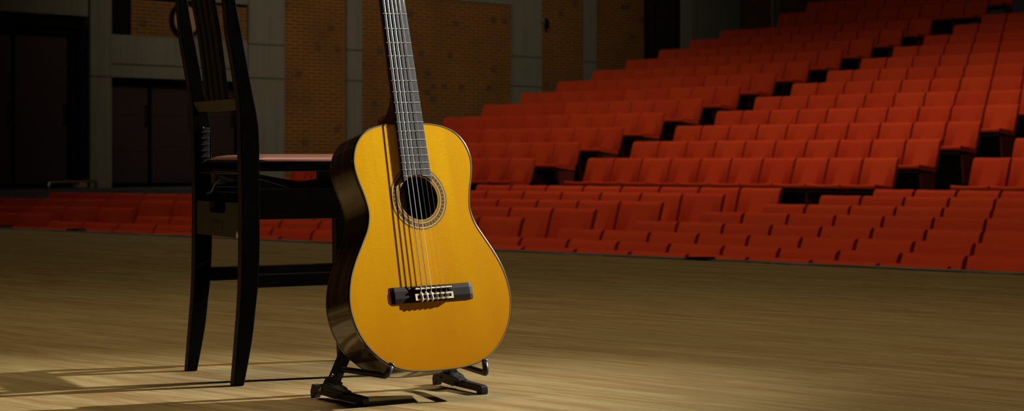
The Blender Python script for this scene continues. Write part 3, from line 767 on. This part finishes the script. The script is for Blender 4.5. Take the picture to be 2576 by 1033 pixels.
bm = bmesh.new(); box(bm, (0, SAD + .0005, .0062), (.082, .0028, .0078)); obj('saddle', bm, M['bone'], bridge, bevel=.0009)
bm = bmesh.new()
ox, oy0, oy1 = .0430, .1362, .1490
ix, iy0, iy1 = .0385, .1397, .1457
zt_ = .0090
for bx_ in ((0, (oy0 + iy0) / 2, ox * 2, iy0 - oy0), (0, (oy1 + iy1) / 2, ox * 2, oy1 - iy1), (-(ox + ix) / 2, (oy0 + oy1) / 2, ox - ix, iy1 - iy0), ((ox + ix) / 2, (oy0 + oy1) / 2, ox - ix, iy1 - iy0)):
    box(bm, (bx_[0], bx_[1], zt_ - .0007), (bx_[2], bx_[3], .0014))
obj('tie_block_inlay', bm, M['ivory'], bridge)
# strings
for i in range(6):
    u_ = (i - 2.5) / 5
    xs_, xn = .0575 * u_, .0425 * u_
    wound = i < 3; r_ = (.00066, .00060, .00054, .00048, .00042, .00036)[i]; m_ = M['wound'] if wound else M['nylon']
    ys = NUT; zs, zn = .0103, FT + .0030
    bm = bmesh.new()
    tube(bm, [(xn, NUT + .07, -.004), (xn, NUT + .006, zn), (xs_, SAD, zs), (xs_, .1510, .0072)], r_, 8)
    s_ = obj('string', bm, m_, guitar, smooth=True)
    bm = bmesh.new()
    k0 = V((xs_, .1510, .0072))
    tube(bm, [k0 + V((-.0016, .0008, 0)), k0 + V((-.0022, -.001, .0022)), V((xs_ + .0002, .1470, zt_ + .0012)), V((xs_ + .0012, .1415, zt_ + .0013)), V((xs_ + .0022, .1362, zt_ + .0006)), V((xs_ + .0014, .1342, zt_ - .002)), V((xs_ - .0008, .1337, zt_ - .003))], r_ * 1.5, 8)
    tube(bm, [k0 + V((.0012, 0, .0005)), k0 + V((.0012, -.0022, .0032)), V((xs_ - .0003, .1460, zt_ + .0016)), V((xs_ + .0004, .1415, zt_ + .0016)), V((xs_ + .0002, .1358, zt_ + .0010)), V((xs_ - .0006, .1340, zt_ - .0015))], r_ * 1.4, 8)
    obj('knot', bm, m_, s_, smooth=True)

# ------------------------------------------------------------------ guitar stand
def fl(px, py, z=0.0):
    D = 4700 * (EYE - z) / (py - 401); return V(((px - 1288) / 4700 * D, D, z))
stand = empty('guitar_stand', (-.26, 3.68, 0))
tag(stand, 'folding black metal guitar stand with rubber hooks holding up the guitar', 'guitar stand')
so = V(stand.location)
UP = V((0, 0, 1))
apex = B0 + GU * .26 + GN * (BD - .045)
bars = [(V((-.388, 3.66, 0)), V((-.276, 3.522, 0)), 0), (V((-.158, 3.872, 0)), V((-.0545, 3.70, 0)), 1)]
for p0, p1, i in bars:
    dr = (p1 - p0).normalized(); sd = dr.cross(UP); ln = (p1 - p0).length
    def fm(a, b, s): return p0 + dr * a + UP * b + sd * s - so
    # bar: rear foot hooks down, long body, front foot
    pol = [(0, 0), (.012, 0), (.016, .010), (.05, .008), (.10, .006), (ln - .02, .005), (ln - .018, 0), (ln, 0), (ln + .002, .006), (ln, .0165), (ln - .01, .018), (.10, .021), (.02, .024), (.004, .027), (-.002, .012)]
    bm = bmesh.new(); prism(bm, pol, lambda a, b: fm(a, b, -.008), lambda a, b: fm(a, b, .008)); bar = obj('base_bar', bm, M['blackplastic'], stand, bevel=.0018)
    bm = bmesh.new(); prism(bm, [(.032, .010), (.036, .030), (.072, .034), (.100, .027), (.104, .010), (.09, .006)], lambda a, b: fm(a, b, -.0125), lambda a, b: fm(a, b, .0125)); cl_ = obj('clamp_block', bm, M['blackplastic'], bar, bevel=.002)
    bm = bmesh.new(); prism(bm, [(.06, .018), (.06, .032), (.125, .024), (.125, .016)], lambda a, b: fm(a, b, -.005), lambda a, b: fm(a, b, .017)); obj('clamp_wing', bm, M['blackplastic'], bar, bevel=.002)
    bm = bmesh.new(); tube(bm, [fm(.043, .020, .0115), fm(.043, .020, .0148)], .0035, 14); obj('screw', bm, M['brass'] if i == 0 else M['blackmetal'], bar, smooth=True)
    # post rising to the apex behind the body
    pb = p0 + dr * (.063) + UP * .028
    ax = (apex - pb); pln = ax.length * .97; ax.normalize(); s2_ = ax.cross(dr).normalized(); d2_ = s2_.cross(ax).normalized()
    bm = bmesh.new(); box(bm, pb + ax * pln / 2 - so, (.026, .015, pln), (d2_, s2_, ax)); po = obj('post', bm, M['blackmetal'], stand, bevel=.0015)
    bm = bmesh.new(); c_ = pb + ax * .018 - so; sg = s2_ if s2_.y < 0 else -s2_
    tube(bm, [c_ + sg * .006 , c_ + sg * .0100], .0035, 14); obj('screw', bm, M['brass'] if i == 0 else M['greymetal'], po, smooth=True)
    bm = bmesh.new(); box(bm, pb + ax * .004 - so, (.036, .020, .016), (d2_, s2_, ax)); obj('post_socket', bm, M['blackplastic'], po, bevel=.002)
def gw(x, y, z): return B0 + GR * x + GU * y + GN * z      # a point given in the guitar's own frame
NH = V((GN.x, GN.y, 0)).normalized(); RH = V((GR.x, GR.y, 0)).normalized()
el, er = gw(-.129, -.001, .0085), gw(.0925, -.0155, .0085)
hooks = [([el - NH * .135 - RH * .014, el, gw(-.119, .0185, .0150)], .0060), ([er - NH * .140 + RH * .034, er, gw(.0925, .0090, .0095)], .0060)]
for i, (pts, r_) in enumerate(hooks):
    pb = bars[i][0] + (bars[i][1] - bars[i][0]).normalized() * .063 + UP * .028; ax = (apex - pb).normalized()
    near = min((pb + ax * (k_ * .005) for k_ in range(60)), key=lambda q_: (q_ - pts[0]).length)
    P = [near, *pts]
    bm = bmesh.new(); tube(bm, [p - so for p in bend([P[0] + (P[0] - P[1]).normalized() * 0, P[1], P[2], P[3]], .008)], r_, 12)
    hk = obj('support_hook', bm, M['rubber'], stand, smooth=True)
    tip = pts[2] - so; dv = (pts[2] - pts[1]).normalized()
    bm = bmesh.new(); tube(bm, [tip - dv * .002, tip + dv * .002, tip + dv * .0035], [r_ * 1.03, r_, r_ * .6], 12); obj('hook_cap', bm, M['blackplastic'], hk, smooth=True)
bm = bmesh.new(); box(bm, apex - so, (.03, .03, .04), (GR, GN, GU)); obj('hinge', bm, M['blackmetal'], stand, bevel=.003)

# ------------------------------------------------------------------ light
def light(name, typ, loc, target, energy, col, **kw):
    l_ = bpy.data.lights.new(name, typ); l_.energy = energy; l_.color = col
    for k_, v in kw.items(): setattr(l_, k_, v)
    o_ = bpy.data.objects.new(name, l_); C.objects.link(o_); o_.location = loc
    o_.rotation_euler = (V(target) - V(loc)).to_track_quat('-Z', 'Y').to_euler(); return o_
tgt = V((-.15, 3.7, .30)); Ld = V((.814, .368, .451)).normalized()
light('key_spot', 'SPOT', tgt + Ld * 8, (-.36, 3.65, .62), 8500, (1, .96, .88), spot_size=math.radians(17), spot_blend=.95, shadow_soft_size=.05)
light('stage_fill', 'SPOT', (-.4, 4.9, 6.5), (-.45, 3.3, 0), 740, (1, .80, .50), spot_size=math.radians(78), spot_blend=1.0, shadow_soft_size=.8)
light('stage_wash', 'AREA', (.8, 7.5, 7.0), (.2, 8.2, 0), 105, (1, .78, .46), shape='DISK', size=3)
light('house_right', 'SPOT', (-6, 8, 12), (11.5, 24, .5), 2350, (1, .86, .70), spot_size=math.radians(100), spot_blend=1.0, shadow_soft_size=1.2)
light('house_left', 'SPOT', (4, 19, 9), (-2.8, 33.0, 4.2), 2300, (1, .88, .66), spot_size=math.radians(60), spot_blend=1.0, shadow_soft_size=1)
light('house_top', 'AREA', (4, 22, 12), (4, 24, 0), 190, (1, .84, .66), shape='DISK', size=8, spread=math.radians(85))
w_ = bpy.data.worlds.new('world'); S.world = w_; w_.use_nodes = True
w_.node_tree.nodes['Background'].inputs[0].default_value = (.9, .85, .7, 1); w_.node_tree.nodes['Background'].inputs[1].default_value = .004
S.view_settings.view_transform = 'Standard'; S.view_settings.look = 'None'; S.view_settings.exposure = 0; S.view_settings.gamma = 1
